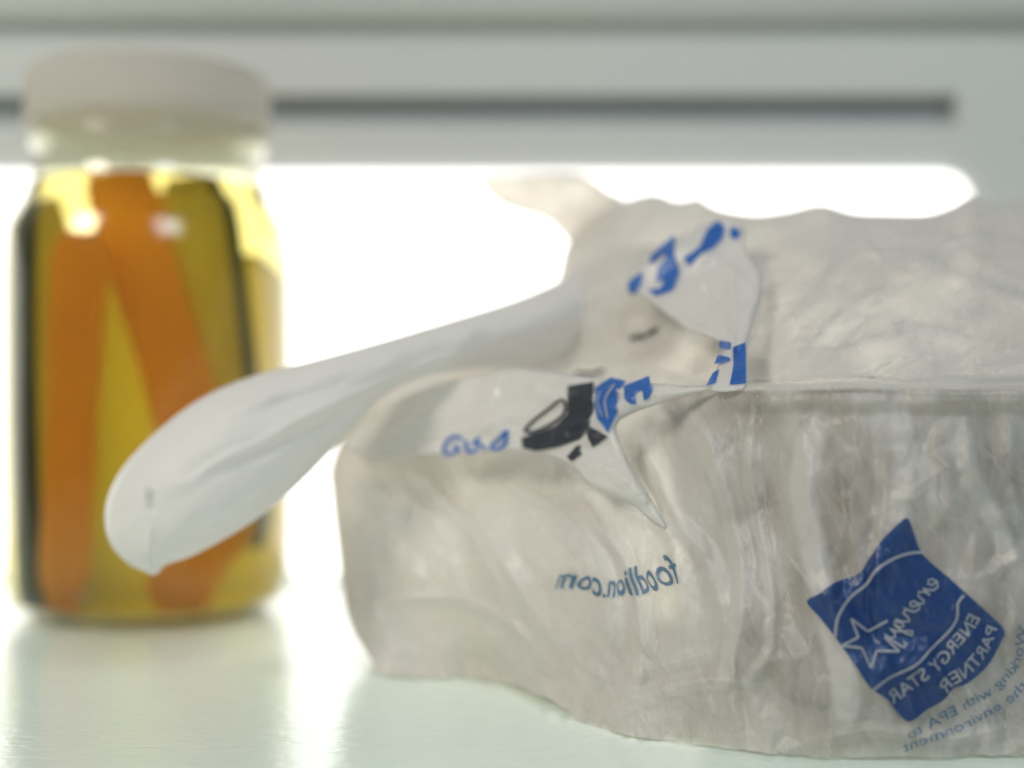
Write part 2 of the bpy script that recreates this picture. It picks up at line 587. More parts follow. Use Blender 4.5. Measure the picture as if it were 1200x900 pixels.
def stick(name, a, b, wid, dep, mat, label, cat, group, taper=0.85, roll=0.0, wedge=False, rind=(8, 172)):
    """a cut vegetable stick between two points inside the jar; wedge = cucumber spear with a skin side"""
    a, b = Vector(a), Vector(b)
    ax = (b - a).normalized()
    side = ax.cross(Vector((0, 1, 0))).normalized()
    front = side.cross(ax).normalized()
    side, front = side * math.cos(roll) + front * math.sin(roll), front * math.cos(roll) - side * math.sin(roll)
    root = empty(name, (b if b.z < a.z else a)) if wedge else None
    secs = 14

    def build(section, nm, m, par):
        bm = bmesh.new()
        rings = []
        for i in range(secs + 1):
            t = i / secs
            k = (1 + (taper - 1) * t) * (1 - 0.35 * (max(0, abs(t - 0.5) - 0.46) / 0.04) ** 2)
            c = a.lerp(b, t) + front * 0.0014 * math.sin(t * 3.1)
            rings.append([bm.verts.new(c + side * (u * wid * k * (1 + .04 * math.sin(t * 9 + u))) + front * (v * dep * k)) for u, v in section])
        m_ = len(section)
        for r0, r1 in zip(rings, rings[1:]):
            for i in range(m_):
                bm.faces.new((r0[i], r0[(i + 1) % m_], r1[(i + 1) % m_], r1[i]))
        bm.faces.new(rings[0]); bm.faces.new(rings[-1][::-1])
        return bm_obj(nm, bm, m, par)
    if wedge:
        arc = [(0.5 * math.cos(t), 0.5 * math.sin(t)) for t in np.linspace(math.radians(-10), math.radians(190), 11)]
        build([(u * .96, v * .94) for u, v in arc] + [(-.2, -.42), (.2, -.42)], 'flesh', M['flesh'], root)
        arc2 = [(0.5 * math.cos(t) * 1.06, 0.5 * math.sin(t) * 1.06) for t in np.linspace(math.radians(rind[0]), math.radians(rind[1]), 9)]
        arc3 = [(u * .955, v * .955) for u, v in arc2][::-1]
        build(arc2 + arc3, 'skin', M['skin'], root)
        tag(root, label, cat, group)
        return root
    sq = []
    for cx, cy in ((.5, -.5), (.5, .5), (-.5, .5), (-.5, -.5)):
        s = (math.copysign(1, cx), math.copysign(1, cy))
        for du, dv in ((0, -.1 * s[1]), (-.05 * s[0], -.03 * s[1]), (-.1 * s[0], 0)) if s[0] * s[1] > 0 else ((-.1 * s[0], 0), (-.05 * s[0], -.03 * s[1]), (0, -.1 * s[1])):
            sq.append((cx + du, cy + dv))
    # walk the square in order
    sq.sort(key=lambda p: math.atan2(p[1], p[0]))
    return tag(build(sq, name, mat, None), label, cat, group)


def jp(px, py, dy):
    """a place inside the jar: sideways position is shrunk because brine magnifies it"""
    return (JX + (px - 176) * K / 1.18, JY + dy, CAMZ - (py - 450) * K)


GC, GS = 'pickled carrot sticks in the jar', 'pickled cucumber spears in the jar'
stick('carrot_stick', jp(146, 212, -.012), jp(262, 560, -.020), .0175, .009, M['carrot'], 'long orange carrot stick running from the brine surface down to the right', 'carrot stick', GC, 1.05)
stick('carrot_stick', jp(122, 285, -.026), jp(100, 684, -.026), .0155, .009, M['carrot'], 'upright orange carrot stick just left of the middle of the jar', 'carrot stick', GC, 0.9)
stick('carrot_stick', jp(305, 590, -.022), jp(222, 690, -.026), .0165, .010, M['carrot'], 'short orange carrot stick leaning near the jar bottom behind the bag handle', 'carrot stick', GC, 1.0)
stick('cucumber_spear', jp(64, 256, -.006), jp(76, 705, -.006), .027, .018, M['flesh'], 'dark-skinned cucumber spear standing against the left side of the jar', 'cucumber spear', GS, 1.0, 1.45, True, (128, 196))
stick('cucumber_spear', jp(226, 226, -.006), jp(284, 640, -.004), .031, .016, M['flesh'], 'cucumber spear slanting down the right side of the jar', 'cucumber spear', GS, 1.0, -0.6, True, (-12, 60))
stick('cucumber_spear', jp(140, 288, .014), jp(150, 705, .012), .034, .009, M['flesh'], 'yellow-green cucumber spear in the middle behind the carrots', 'cucumber spear', GS, 1.0, 0.5, True, (120, 185))
stick('cucumber_spear', jp(216, 300, .020), jp(248, 705, .018), .036, .009, M['flesh'], 'cucumber spear at the back of the jar, right of the middle', 'cucumber spear', GS, 1.0, -0.1, True, (0, 25))

# ------------------------------------------------------------------ bowl inside the bag
BX, BY = 0.104, 0.3600
bm = bmesh.new()
lathe(bm, [(0, 0.003), (0.046, 0.003), (0.050, 0.005), (0.056, 0.03), (0.0605, 0.055), (0.0625, 0.069), (0.0650, 0.0715), (0.0655, 0.0745),
           (0.0645, 0.0765), (0.062, 0.0768), (0.0605, 0.0745), (0.0585, 0.055), (0.053, 0.03), (0.046, 0.008), (0, 0.007)], BX, BY, 96)
tag(bm_obj('bowl', bm, M['bowl']), 'brown bowl with a rolled rim wrapped inside the plastic bag', 'bowl')

# ------------------------------------------------------------------ the bag
bag = tag(empty('plastic_bag', (0.06, 0.35, 0)), 'crumpled white translucent shopping bag with blue reversed print, wrapped round a bowl', 'plastic bag')

TOP = catmull([(386, 556), (389, 541), (398, 518), (425, 476), (470, 436), (530, 408), (595, 384), (640, 356), (655, 325), (666, 283), (700, 251), (738, 233), (768, 227), (790, 235),
               (806, 234), (818, 232), (842, 245), (884, 252), (922, 248), (962, 240), (1000, 250), (1040, 252), (1085, 252), (1115, 243), (1140, 230), (1165, 238), (1200, 236), (1280, 250), (1360, 300),
               (1410, 400), (1428, 540)], 1.5)
BOT = catmull([(386, 556), (388.5, 575), (392, 610), (397, 650), (402, 700), (412, 735), (428, 762), (446, 790), (470, 802), (505, 806), (535, 797), (565, 795), (600, 802), (640, 818), (668, 834), (672, 851), (720, 860), (760, 868),
               (850, 881), (950, 889), (1040, 890), (1100, 889), (1200, 886), (1290, 880), (1360, 850), (1410, 740), (1428, 540)], 1.5)
BOT[:, 1] += np.where(BOT[:, 1] > 770, 1, 0) * (5 * perlin(BOT[:, 0] / 26, BOT[:, 0] * 0, 91) + 2.5 * perlin(BOT[:, 0] / 9, BOT[:, 0] * 0 + 3.3, 92))
lower = RBF([(460, 800, .362), (560, 795, .362), (672, 850, .317), (760, 868, .3015), (850, 882, .2925), (950, 889, .287), (1100, 889, .287), (1200, 886, .289), (1300, 878, .294),
             (700, 460, .365), (790, 458, .332), (850, 458, .305), (950, 458, .2855), (1050, 458, .282), (1150, 458, .284), (1250, 458, .292), (1400, 500, .34),
             (800, 650, .308), (870, 650, .296), (950, 650, .2865), (1050, 650, .284), (1150, 650, .2855), (1250, 650, .292), (1400, 650, .335),
             (390, 560, .395), (398, 680, .388), (450, 680, .374), (550, 650, .352), (650, 650, .330), (720, 650, .319),
             (550, 560, .366), (640, 560, .350), (720, 560, .333), (620, 750, .338), (480, 760, .368), (430, 560, .385),
             (700, 760, .318), (800, 760, .302), (900, 770, .288), (1050, 770, .284)])
upper = RBF([(790, 440, .348), (870, 440, .322), (950, 440, .306), (1150, 440, .304), (1300, 440, .31), (700, 350, .38), (800, 350, .366), (950, 350, .330), (1150, 350, .322), (1300, 350, .325),
             (665, 285, .405), (770, 230, .405), (965, 240, .378), (1140, 235, .37), (1300, 250, .375), (520, 445, .392), (600, 420, .395), (440, 490, .395), (700, 440, .372), (390, 540, .396), (550, 540, .37), (700, 540, .345)])


def body_base(px, py):
    wd = 4 + 46 * smooth(850, 690, px) + 10 * smooth(960, 1150, px)
    c = 452 + 4 * perlin(px / 75, px * 0, 95)
    k = smooth(c - wd, c + wd * 0.6, py)
    # film follows the bowl: out over its rim, then in under it
    lip = 0.0034 * smooth(468, 488, py) * (1 - smooth(540, 720, py)) * smooth(810, 900, px)
    return upper(px, py) * (1 - k) + (lower(px, py) + lip) * k


# main folds read off the photograph: polyline, half width px, height mm (towards the viewer), ply, sharpness
FOLDS = [
    ([(985, 470), (958, 520), (950, 580), (962, 650), (985, 740), (998, 800), (992, 868)], 30, 3.4, .9, 1),
    ([(1062, 470), (1068, 540), (1056, 620), (1040, 640)], 26, 2.6, .5, 1),
    ([(940, 480), (920, 560), (925, 680), (945, 800)], 24, -1.5, 0, 0),
    ([(806, 455), (832, 520), (858, 600), (868, 690), (858, 780), (830, 840)], 18, 3.2, .6, 1),
    ([(800, 470), (822, 560), (842, 660), (838, 800)], 46, 0.8, .7, 0),
    ([(735, 500), (768, 560), (800, 620), (838, 668), (846, 750)], 18, 4.2, .7, 1),
    ([(700, 560), (740, 600), (778, 618), (800, 690), (806, 760)], 16, 3.2, .4, 1),
    ([(884, 470), (880, 560), (900, 660), (905, 760), (880, 800), (897, 860)], 12, 2.0, .4, 1),
    ([(690, 848), (740, 822), (800, 800), (842, 796), (880, 806)], 14, 2.6, .35, 1),
    ([(720, 790), (780, 780), (840, 760)], 10, 1.6, .2, 1),
    ([(1128, 480), (1140, 540), (1172, 610), (1210, 690)], 24, 3.2, .55, 1),
    ([(1190, 470), (1185, 560), (1215, 650)], 18, 1.6, .15, 1),
    ([(1000, 620), (1090, 560), (1140, 540)], 12, 1.0, .1, 1),
    ([(940, 870), (1020, 856), (1100, 866), (1200, 850)], 12, 1.4, .2, 1),
    ([(460, 556), (520, 585), (570, 628), (612, 700), (690, 790)], 26, 5.5, .3, 1),
    ([(400, 548), (440, 590), (465, 650), (520, 700)], 24, 4.5, .15, 1),
    ([(510, 570), (545, 590), (580, 612)], 16, -5.0, 0, 0),
    ([(560, 540), (610, 570), (660, 600), (700, 660), (712, 740), (690, 820)], 20, 4.6, .4, 1),
    ([(620, 560), (650, 560), (680, 590)], 16, -4.0, 0, 0),
    ([(400, 708), (470, 700), (545, 704), (600, 735), (660, 790)], 12, 4.0, .5, 1),
    ([(430, 770), (500, 760), (560, 740), (600, 770)], 14, 1.6, .1, 1),
    ([(640, 556), (700, 610), (742, 690), (752, 790), (730, 846)], 15, 3.6, .5, 1),
    ([(500, 560), (560, 640), (596, 720), (640, 800)], 14, 3.4, .35, 1),
    ([(418, 600), (440, 680), (436, 750)], 14, 2.6, .3, 1),
    ([(470, 556), (520, 600), (548, 660), (552, 720)], 12, -2.6, 0, 1),
    ([(1020, 480), (1024, 580), (1016, 700), (1030, 800)], 14, -2.6, 0, 1),
    ([(600, 640), (640, 700), (650, 770)], 14, -1.8, 0, 0),
    ([(882, 436), (905, 395), (948, 345), (985, 300), (1060, 296), (1130, 322), (1200, 352), (1280, 380)], 14, 3.4, .3, 1),
    ([(905, 300), (985, 288), (1080, 276), (1200, 290), (1300, 320)], 18, 2.6, .1, 1),
    ([(900, 262), (905, 320), (895, 380), (885, 440)], 16, -4.0, 0, 0),
    ([(960, 430), (1010, 395), (1090, 385), (1180, 410)], 12, 2.0, .2, 1),
    ([(930, 430), (955, 390), (1000, 350), (1060, 335)], 8, 1.8, .2, 1),
    ([(1090, 256), (1140, 300), (1200, 330)], 14, 2.0, .1, 1),
    ([(700, 262), (690, 320), (672, 400)], 26, 3.0, .1, 1),
    ([(768, 232), (740, 290), (720, 380), (740, 430)], 24, 2.4, .1, 1),
    ([(815, 236), (880, 262), (930, 262)], 14, 2.0, .1, 1),
    ([(440, 500), (520, 470), (600, 440)], 18, -3.0, 0, 0),
    ([(846, 447), (960, 441), (1080, 444), (1260, 447)], 4, 1.8, .5, 1),
    ([(830, 453), (900, 456), (1000, 455), (1120, 458), (1260, 457)], 5, 1.2, .35, 1),
    ([(805, 462), (818, 500), (845, 540)], 4, 1.0, .8, 1),
    ([(1000, 250), (1030, 300), (1100, 340)], 10, 1.5, .1, 1),
]


def fold_field(px, py, folds, ply=None):
    h = np.zeros(px.shape)
    pl = np.zeros(px.shape)
    # wobble the fold positions a little so no fold is a clean tube
    wx = 5 * perlin(px / 60, py / 60, 5) + 1.2 * perlin(px / 14, py / 14, 6)
    wy = 5 * perlin(px / 60, py / 60, 8) + 1.2 * perlin(px / 14, py / 14, 9)
    for pts, wd, mm, p, sharp in folds:
        poly = catmull(pts, 12)
        x0, y0 = poly.min(0) - wd * 3 - 12
        x1, y1 = poly.max(0) + wd * 3 + 12
        m = (px > x0) & (px < x1) & (py > y0) & (py < y1)
        if not m.any():
            continue
        d, f, s = seg_dist((px + wx)[m], (py + wy)[m], poly)
        # one flank steeper than the other
        d = d * np.where(s > 0, 1.0, 1.5)
        taper = np.clip(f / 0.18, 0, 1) * np.clip((1 - f) / 0.18, 0, 1)
        taper = taper * (0.75 + 0.5 * perlin(f * 9, f * 0 + wd, 3))
        prof = np.exp(-(d / wd) ** 2) if not sharp else np.clip(1 - d / (wd * 1.35), 0, 1) ** 1.25
        h[m] += mm * 1e-3 * prof * taper
        pl[m] += p * np.where(s > 0, smooth(wd, wd * .5, d), smooth(wd * .6, 0, d)) * np.clip(taper * 1.4, 0, 1)
    return h, pl


class Facets:
    """crumpled film: flat facets between straight sharp creases, drawn out along the way the film is pulled"""
    X0, Y0, W_, H_ = 90, 180, 1370, 730

    def __init__(self, th, aspect, layers, seed):
        rs = np.random.RandomState(seed)
        h = np.zeros((self.H_, self.W_))
        p = np.zeros((self.H_, self.W_))
        cx, cy = self.X0 + self.W_ / 2, self.Y0 + self.H_ / 2
        R = 800
        ct, sn = math.cos(th), math.sin(th)
        for sc, amp, pamp in layers:
            su, sv = sc * aspect, sc
            nu, nv = int(2 * R / su) + 1, int(2 * R / sv) + 1
            uu, vv = np.meshgrid(np.arange(nu), np.arange(nv))
            u = (uu + rs.uniform(-.48, .48, uu.shape) + .5 * (vv % 2)) * su - R
            v = (vv + rs.uniform(-.48, .48, vv.shape)) * sv - R
            u, v = u.ravel(), v.ravel()
            x, y = cx + u * ct - v * sn, cy + u * sn + v * ct
            k = (x > self.X0 - su) & (x < self.X0 + self.W_ + su) & (y > self.Y0 - su) & (y < self.Y0 + self.H_ + su)
            x, y, u, v = x[k], y[k], u[k], v[k]
            r = delaunay_2d_cdt([Vector(q) for q in zip(u / aspect, v)], [], [], 0, 1e-4)
            # the triangulation may reorder: use its own vertices
            q = np.array([tuple(t) for t in r[0]])
            u, v = q[:, 0] * aspect, q[:, 1]
            x, y = cx + u * ct - v * sn - self.X0, cy + u * sn + v * ct - self.Y0
            z = rs.uniform(-1, 1, len(x)) * rs.uniform(.25, 1, len(x))
            for f in r[2]:
                a, b, c = f
                x0, x1 = max(0, int(min(x[a], x[b], x[c]))), min(self.W_, int(max(x[a], x[b], x[c])) + 2)
                y0, y1 = max(0, int(min(y[a], y[b], y[c]))), min(self.H_, int(max(y[a], y[b], y[c])) + 2)
                if x1 <= x0 or y1 <= y0:
                    continue
                gx = np.arange(x0, x1)[None]
                gy = np.arange(y0, y1)[:, None]
                den = (y[b] - y[c]) * (x[a] - x[c]) + (x[c] - x[b]) * (y[a] - y[c])
                if abs(den) < 1e-6:
                    continue
                l0 = ((y[b] - y[c]) * (gx - x[c]) + (x[c] - x[b]) * (gy - y[c])) / den
                l1 = ((y[c] - y[a]) * (gx - x[c]) + (x[a] - x[c]) * (gy - y[c])) / den
                l2 = 1 - l0 - l1
                m = (l0 >= 0) & (l1 >= 0) & (l2 > 0)
                h[y0:y1, x0:x1][m] += amp * (l0 * z[a] + l1 * z[b] + l2 * z[c])[m]
                p[y0:y1, x0:x1][m] += pamp * rs.rand() ** 2.5
        for _ in range(1):
            for a in (h, p):
                a[1:-1, 1:-1] = (a[1:-1, 1:-1] * 2 + a[:-2, 1:-1] + a[2:, 1:-1] + a[1:-1, :-2] + a[1:-1, 2:]) / 6
        lap = np.zeros_like(h)
        lap[1:-1, 1:-1] = 4 * h[1:-1, 1:-1] - h[:-2, 1:-1] - h[2:, 1:-1] - h[1:-1, :-2] - h[1:-1, 2:]
        self.h = h
        self.p = p + np.clip((np.abs(lap) - .015) * 11, 0, .7)

    def __call__(self, x, y):
        fx = np.clip(x - self.X0, 0, self.W_ - 1.01)
        fy = np.clip(y - self.Y0, 0, self.H_ - 1.01)
        ix, iy = fx.astype(int), fy.astype(int)
        fx, fy = fx - ix, fy - iy
        out = []
        for g in (self.h, self.p):
            out.append((g[iy, ix] * (1 - fx) + g[iy, ix + 1] * fx) * (1 - fy) + (g[iy + 1, ix] * (1 - fx) + g[iy + 1, ix + 1] * fx) * fy)
        return out[0] * 1e-3, out[1]


LAY = ((84, 2.4, .22), (42, 1.25, .22), (21, .58, .2), (12, .30, .14), (7, .11, .05))
FA = Facets(1.42, 1.9, ((92, 2.0, .12), (46, 1.5, .2), (24, .85, .22), (13, .46, .12), (7, .20, .06)), 21)        # hanging under the rim
FB = Facets(0.92, 1.9, ((92, 2.6, .12), (46, 1.9, .2), (24, 1.35, .2), (13, .55, .1)), 22)        # drawn down from the knot
FC = Facets(-0.42, 2.3, ((84, 1.3, .1), (42, 1.0, .18), (22, .75, .2), (12, .40, .14), (7, .13, .05)), 23)       # drawn up to the right, and along the handle


def crumple(px, py):
    a, b, c = FA(px, py), FB(px, py), FC(px, py)
    low = smooth(444, 460, py)
    k = smooth(690, 790, px + 0.15 * (py - 600))
    wa, wb, wc = low * k, low * (1 - k), 1 - low
    # some stretches are pulled tight and lie nearly smooth
    tight = 0.45 + 0.75 * smooth(-.25, .35, perlin(px / 95, py / 95, 44))
    return (2.3 * wa * a[0] + 2.9 * wb * b[0] + 3.0 * wc * c[0]) * tight, wa * a[1] + wb * b[1] + wc * c[1]


def body_front(px, py, with_ply=False):
    h, pl = fold_field(px, py, FOLDS)
    c, pl2 = crumple(px, py)
    base = body_base(px, py)
    soft = 0.62 + 0.38 * smooth(600, 800, px)
    y = base - h * (0.62 + 0.28 * smooth(640, 760, px)) - c * soft
    if with_ply:
        # the gathered top is several plies thick
        ply = np.clip(pl + pl2 + 0.35 * perlin(px / 70, py / 70, 40) + 0.10 + 0.30 * smooth(456, 440, py) + .5 * smooth(800, 620, px), 0, 1)
        return y, ply
    return y


def edge_out(px, py, outline):
    d, _, _ = seg_dist(px, py, outline)
    return d


# structured sheet: columns between the upper and the lower outline
cols = np.concatenate([386 + np.array([0, .4, .8, 1.3, 1.9, 2.6, 3.4, 4.3, 5.4, 6.6, 8, 9.5]), np.arange(397.5, 1240, 2.0), np.arange(1241, 1422, 6.0), [1424, 1426, 1427.4, 1428]])
tops = np.interp(cols, TOP[:, 0], np.interp(np.arange(len(TOP)), np.arange(len(TOP)), TOP[:, 1]))
ordb = np.argsort(BOT[:, 0], kind='stable')
bots = np.interp(cols, BOT[ordb, 0], BOT[ordb, 1])
NR = 330
tt = np.linspace(0, 1, NR + 1)
PX = np.repeat(cols[:, None], NR + 1, 1)
PY = tops[:, None] + (bots - tops)[:, None] * tt[None]
yf, ply = body_front(PX.ravel(), PY.ravel(), True)
OUT = np.concatenate([TOP[::4], BOT[::-4]])
dist = edge_out(PX.ravel(), PY.ravel(), OUT)
isb = smooth(700, 800, PY.ravel())                       # the foot of the bag
rim = 1 - np.sqrt(np.clip(1 - (1 - np.clip(dist / 34, 0, 1)) ** 2, 0, 1))
yf = yf + rim * 0.012 * (1 - isb)
yb = yf + 0.150 * np.sqrt(np.clip(1 - (1 - np.clip(dist / 150, 0, 1)) ** 2, 0, 1)) * (0.42 + 0.58 * smooth(560, 800, PX.ravel()))
yb = np.minimum(yb, 0.515)
yb = yb + 0.004 * perlin(PX.ravel() / 40, PY.ravel() / 40, 60)
yb = np.maximum(yb, yf)
nC = len(cols)
Vf = at(PX.ravel(), PY.ravel(), yf)
Vb = at(PX.ravel(), PY.ravel(), yb)
for V in (Vf, Vb):
    V[:, 2] = np.maximum(V[:, 2], 0.0008)
idx = np.arange(nC * (NR + 1)).reshape(nC, NR + 1)
A = np.stack([idx[:-1, :-1], idx[1:, :-1], idx[1:, 1:], idx[:-1, 1:]], -1).reshape(-1, 4)
# back sheet: coarser
ci = np.unique(np.concatenate([np.arange(0, nC, 4), [nC - 1]]))
ri = np.unique(np.concatenate([np.arange(0, NR + 1, 4), [NR]]))
sub = idx[np.ix_(ci, ri)]
B = np.stack([sub[:-1, :-1], sub[:-1, 1:], sub[1:, 1:], sub[1:, :-1]], -1).reshape(-1, 4)
used = np.unique(B)
remap = -np.ones(len(Vb), int)
remap[used] = np.arange(len(used)) + len(Vf)
V = np.concatenate([Vf, Vb[used]])
faces = np.concatenate([A, remap[B]])
body = mesh_np('bag_body', V, faces, M['film'], bag, True, {'ply': np.concatenate([ply, np.full(len(used), 0.85)])})


def inside_pts(outline, step):
    x0, y0 = outline.min(0)
    x1, y1 = outline.max(0)
    gx, gy = np.meshgrid(np.arange(x0 + step / 2, x1, step), np.arange(y0 + step / 2, y1, step))
    gx = gx.copy()
    gx[1::2] += step / 2
    px, py = gx.ravel(), gy.ravel()
    ins = np.zeros(px.shape, bool)
    n = len(outline)
    for i in range(n):
        a, b = outline[i], outline[(i + 1) % n]
        c = ((a[1] > py) != (b[1] > py))
        with np.errstate(divide='ignore', invalid='ignore'):
            xi = (b[0] - a[0]) * (py - a[1]) / (b[1] - a[1]) + a[0]
        ins ^= c & (px < xi)
    d, _, _ = seg_dist(px, py, np.vstack([outline, outline[:1]]))
    ins &= d > step * 0.6
    return np.stack([px[ins], py[ins]], -1)


def triangulate(outline, step):
    ip = inside_pts(outline, step)
    pts = np.concatenate([outline, ip])
    n = len(outline)
    r = delaunay_2d_cdt([Vector(p) for p in pts], [(i, (i + 1) % n) for i in range(n)], [list(range(n))], 1, 1e-4)
    v = np.array([tuple(p) for p in r[0]])
    return v, [tuple(f) for f in r[2]]


def pil_rough(x, y, rough):
    return FC(x, y)[0] * rough * 0.8


def pillow(name, outline, mid, tf, tb, edge, folds, mat, parent, step=3.0, closed=True, rough=1.1, ply0=0.3, smooth_out=True):
    """a puffed, folded piece of film with a front and a back sheet"""
    ol = catmull(outline, step * 1.2, True) if smooth_out else np.array(outline, float)
    v, f = triangulate(ol, step)
    px, py = v[:, 0], v[:, 1]
    d, _, _ = seg_dist(px, py, np.vstack([ol, ol[:1]]))
    pr = np.sqrt(np.clip(1 - (1 - np.clip(d / edge, 0, 1)) ** 2, 0, 1))
    h, pl = fold_field(px, py, folds)
    c = pil_rough(px, py, rough)
    m = mid(px, py)
    front = m - tf * pr - (h + c) * np.clip(d / 6, 0, 1)
    back = m + tb * pr
    n = len(v)
    V = np.concatenate([at(px, py, front), at(px, py, back)])
    bnd = d < 1e-3
    mp = np.where(bnd, np.arange(n), np.arange(n) + n)
    F_ = [tuple(q) for q in f] + [tuple(int(mp[i]) for i in q[::-1]) for q in f]
    # drop unused back copies of boundary vertices
    keep = np.ones(2 * n, bool)
    keep[n:][bnd] = False
    re = np.cumsum(keep) - 1
    F_ = [tuple(int(re[i]) for i in q) for q in F_]
    o = mesh_np(name, V[keep], F_, mat, parent, True, {'ply': np.concatenate([np.clip(ply0 + pl + FC(px, py)[1] * .6, 0, 1)] * 2)[keep]})

    def fn(x, y):
        d2, _, _ = seg_dist(x, y, np.vstack([ol, ol[:1]]))
        p2 = np.sqrt(np.clip(1 - (1 - np.clip(d2 / edge, 0, 1)) ** 2, 0, 1))
        hh, _ = fold_field(x, y, folds)
        cc = pil_rough(x, y, rough)
        return mid(x, y) - tf * p2 - (hh + cc) * np.clip(d2 / 6, 0, 1)
    o['_'] = 0
    del o['_']
    return o, fn


# rear flap standing up behind the knot
flap_mid = RBF([(565, 208, .455), (690, 205, .45), (725, 240, .425), (600, 250, .44), (660, 300, .41)])
pillow('rear_flap', [(563, 209), (610, 205), (660, 204), (690, 207), (712, 224), (735, 240), (720, 285), (690, 300), (664, 280), (640, 258), (600, 246), (575, 232)],
       flap_mid, .003, .003, 16, [([(600, 212), (660, 240), (700, 270)], 12, 1.2, .1, 1)], M['film_thin'], bag, 4)

# long tied-off handle hanging out to the left
h_mid = RBF([(790, 340, .418), (720, 345, .400), (660, 365, .386), (610, 382, .378), (540, 405, .370), (440, 445, .360), (350, 490, .355), (270, 540, .350), (200, 590, .348), (130, 620, .350), (180, 670, .350), (200, 490, .352), (720, 430, .412), (650, 330, .389)])
handle, handle_fn = pillow('handle', [(735, 290), (690, 312), (650, 332), (600, 353), (520, 378), (440, 402), (360, 424), (300, 439), (240, 464), (190, 500), (150, 540), (129, 575), (123, 608), (130, 638), (150, 660), (170, 670), (181, 674),
                                      (188, 668), (194, 662), (230, 649), (290, 615), (340, 577), (390, 527), (425, 490), (452, 462), (490, 444), (540, 434), (610, 430), (690, 430), (760, 425), (800, 385), (800, 300)],
                           h_mid, .0115, .010, 60,
                           [([(180, 590), (280, 530), (400, 468), (520, 420), (640, 380)], 10, 2.4, .3, 1), ([(230, 560), (330, 520), (430, 470)], 7, -2.2, 0, 1),
                            ([(250, 490), (360, 450), (500, 400), (620, 365)], 9, 2.2, .3, 1), ([(200, 640), (300, 585), (380, 515), (440, 465)], 9, 1.3, .2, 1),
                            ([(177, 575), (179, 600)], 6, -4.0, 0, 0), ([(168, 560), (188, 572), (215, 566)], 6, 1.2, .2, 1), ([(176, 610), (177, 672)], 6, 1.6, .3, 1), ([(150, 600), (160, 640), (178, 668)], 7, 1.0, .2, 1),
                            ([(480, 425), (560, 405), (680, 385)], 9, -1.6, 0, 0), ([(520, 395), (600, 380), (690, 350)], 10, 1.4, .2, 1)],
                           M['film_thick'], bag, 3.5, rough=1.0)

# lower strap with dark emblem, drawn round from the left into the knot
s1_mid = RBF([(400, 520, .388), (480, 490, .372), (560, 480, .356), (650, 490, .338), (720, 490, .326), (775, 615, .312), (690, 560, .326), (770, 455, .318), (560, 440, .362), (800, 456, .314)])
strap1, s1_fn = pillow('lower_strap', [(402, 520), (432, 492), (470, 466), (520, 448), (560, 440), (600, 430), (640, 434), (690, 441), (740, 447), (800, 452), (838, 455), (800, 464), (770, 474), (738, 486), (722, 502),
                                       (736, 540), (760, 580), (781, 618), (766, 613), (744, 594), (718, 582), (702, 576), (688, 566), (668, 546), (630, 530), (590, 527), (540, 532), (480, 534), (430, 536)],
                      lambda x, y: s1_mid(x, y) - .0022, .0014, .001, 9,
                      [([(590, 436), (575, 470), (590, 520)], 13, 2.6, .5, 1), ([(610, 440), (660, 470), (720, 450)], 10, 1.4, .1, 1), ([(640, 520), (690, 490), (760, 460)], 9, 1.8, .2, 1),
                       ([(690, 540), (730, 560), (775, 612)], 10, 1.6, .5, 1), ([(440, 510), (520, 480), (580, 470)], 12, 1.8, .2, 1), ([(700, 455), (760, 460), (820, 456)], 6, 1.6, .2, 1), ([(480, 520), (540, 510), (590, 505)], 8, -1.4, 0, 0)],
                      M['film_strap'], bag, 2.2, ply0=.1, rough=2.6)

# upper strap: narrow at the knot, opening out over the top of the bag
s2_mid = RBF([(735, 330, .364), (800, 290, .358), (870, 262, .358), (890, 335, .336), (860, 400, .320), (850, 450, .305), (880, 450, .302), (800, 365, .346)])
strap2, s2_fn = pillow('upper_strap', [(733, 328), (760, 300), (795, 280), (830, 262), (856, 258), (872, 266), (872, 290), (890, 318), (893, 345), (884, 375), (876, 405), (876, 450), (862, 458), (832, 456), (842, 425), (844, 402),
                                       (812, 390), (780, 368), (755, 350), (738, 342)],
                      lambda x, y: s2_mid(x, y) - .002, .002, .001, 11,
                      [([(860, 300), (860, 350), (858, 400), (860, 450)], 8, 2.2, .2, 1), ([(745, 340), (800, 372), (845, 400)], 7, 2.0, .6, 1), ([(800, 290), (850, 310), (885, 340)], 12, 1.4, .2, 1), ([(820, 330), (845, 370), (852, 400)], 8, -1.5, 0, 0)],
                      M['film_strap'], bag, 2.0, ply0=.1, rough=3.0)


# ------------------------------------------------------------------ print on the bag
def print_mesh(name, loops, fn, mat, parent, off=0.0007, step=3.5, warp=0.0):
    """flat print: closed loops in photo pixels laid on a piece of the bag"""
    V, Fc, base = [], [], 0
    for lp in loops:
        v, f = triangulate(np.array(lp, float), step)
        v = v + warp * np.stack([perlin(v[:, 0] / 14, v[:, 1] / 14, 81), perlin(v[:, 0] / 14, v[:, 1] / 14, 82)], -1)
        y = fn(v[:, 0], v[:, 1]) - off
        V.append(at(v[:, 0], v[:, 1], y))
        Fc += [tuple(i + base for i in q) for q in f]
        base += len(v)
    V = np.concatenate(V)
    V[:, 2] = np.maximum(V[:, 2], 0.001)
    return mesh_np(name, V, Fc, mat, parent, True, {'ply': np.full(len(V), .3)})


def stroke(pts, wd, step=4.0, smooth_=True):
    c = catmull(pts, step) if smooth_ else np.array(pts, float)
    t = np.gradient(c, axis=0)
    t /= np.maximum(np.linalg.norm(t, axis=1, keepdims=True), 1e-9)
    nrm = np.stack([-t[:, 1], t[:, 0]], -1) * wd / 2
    return c, nrm


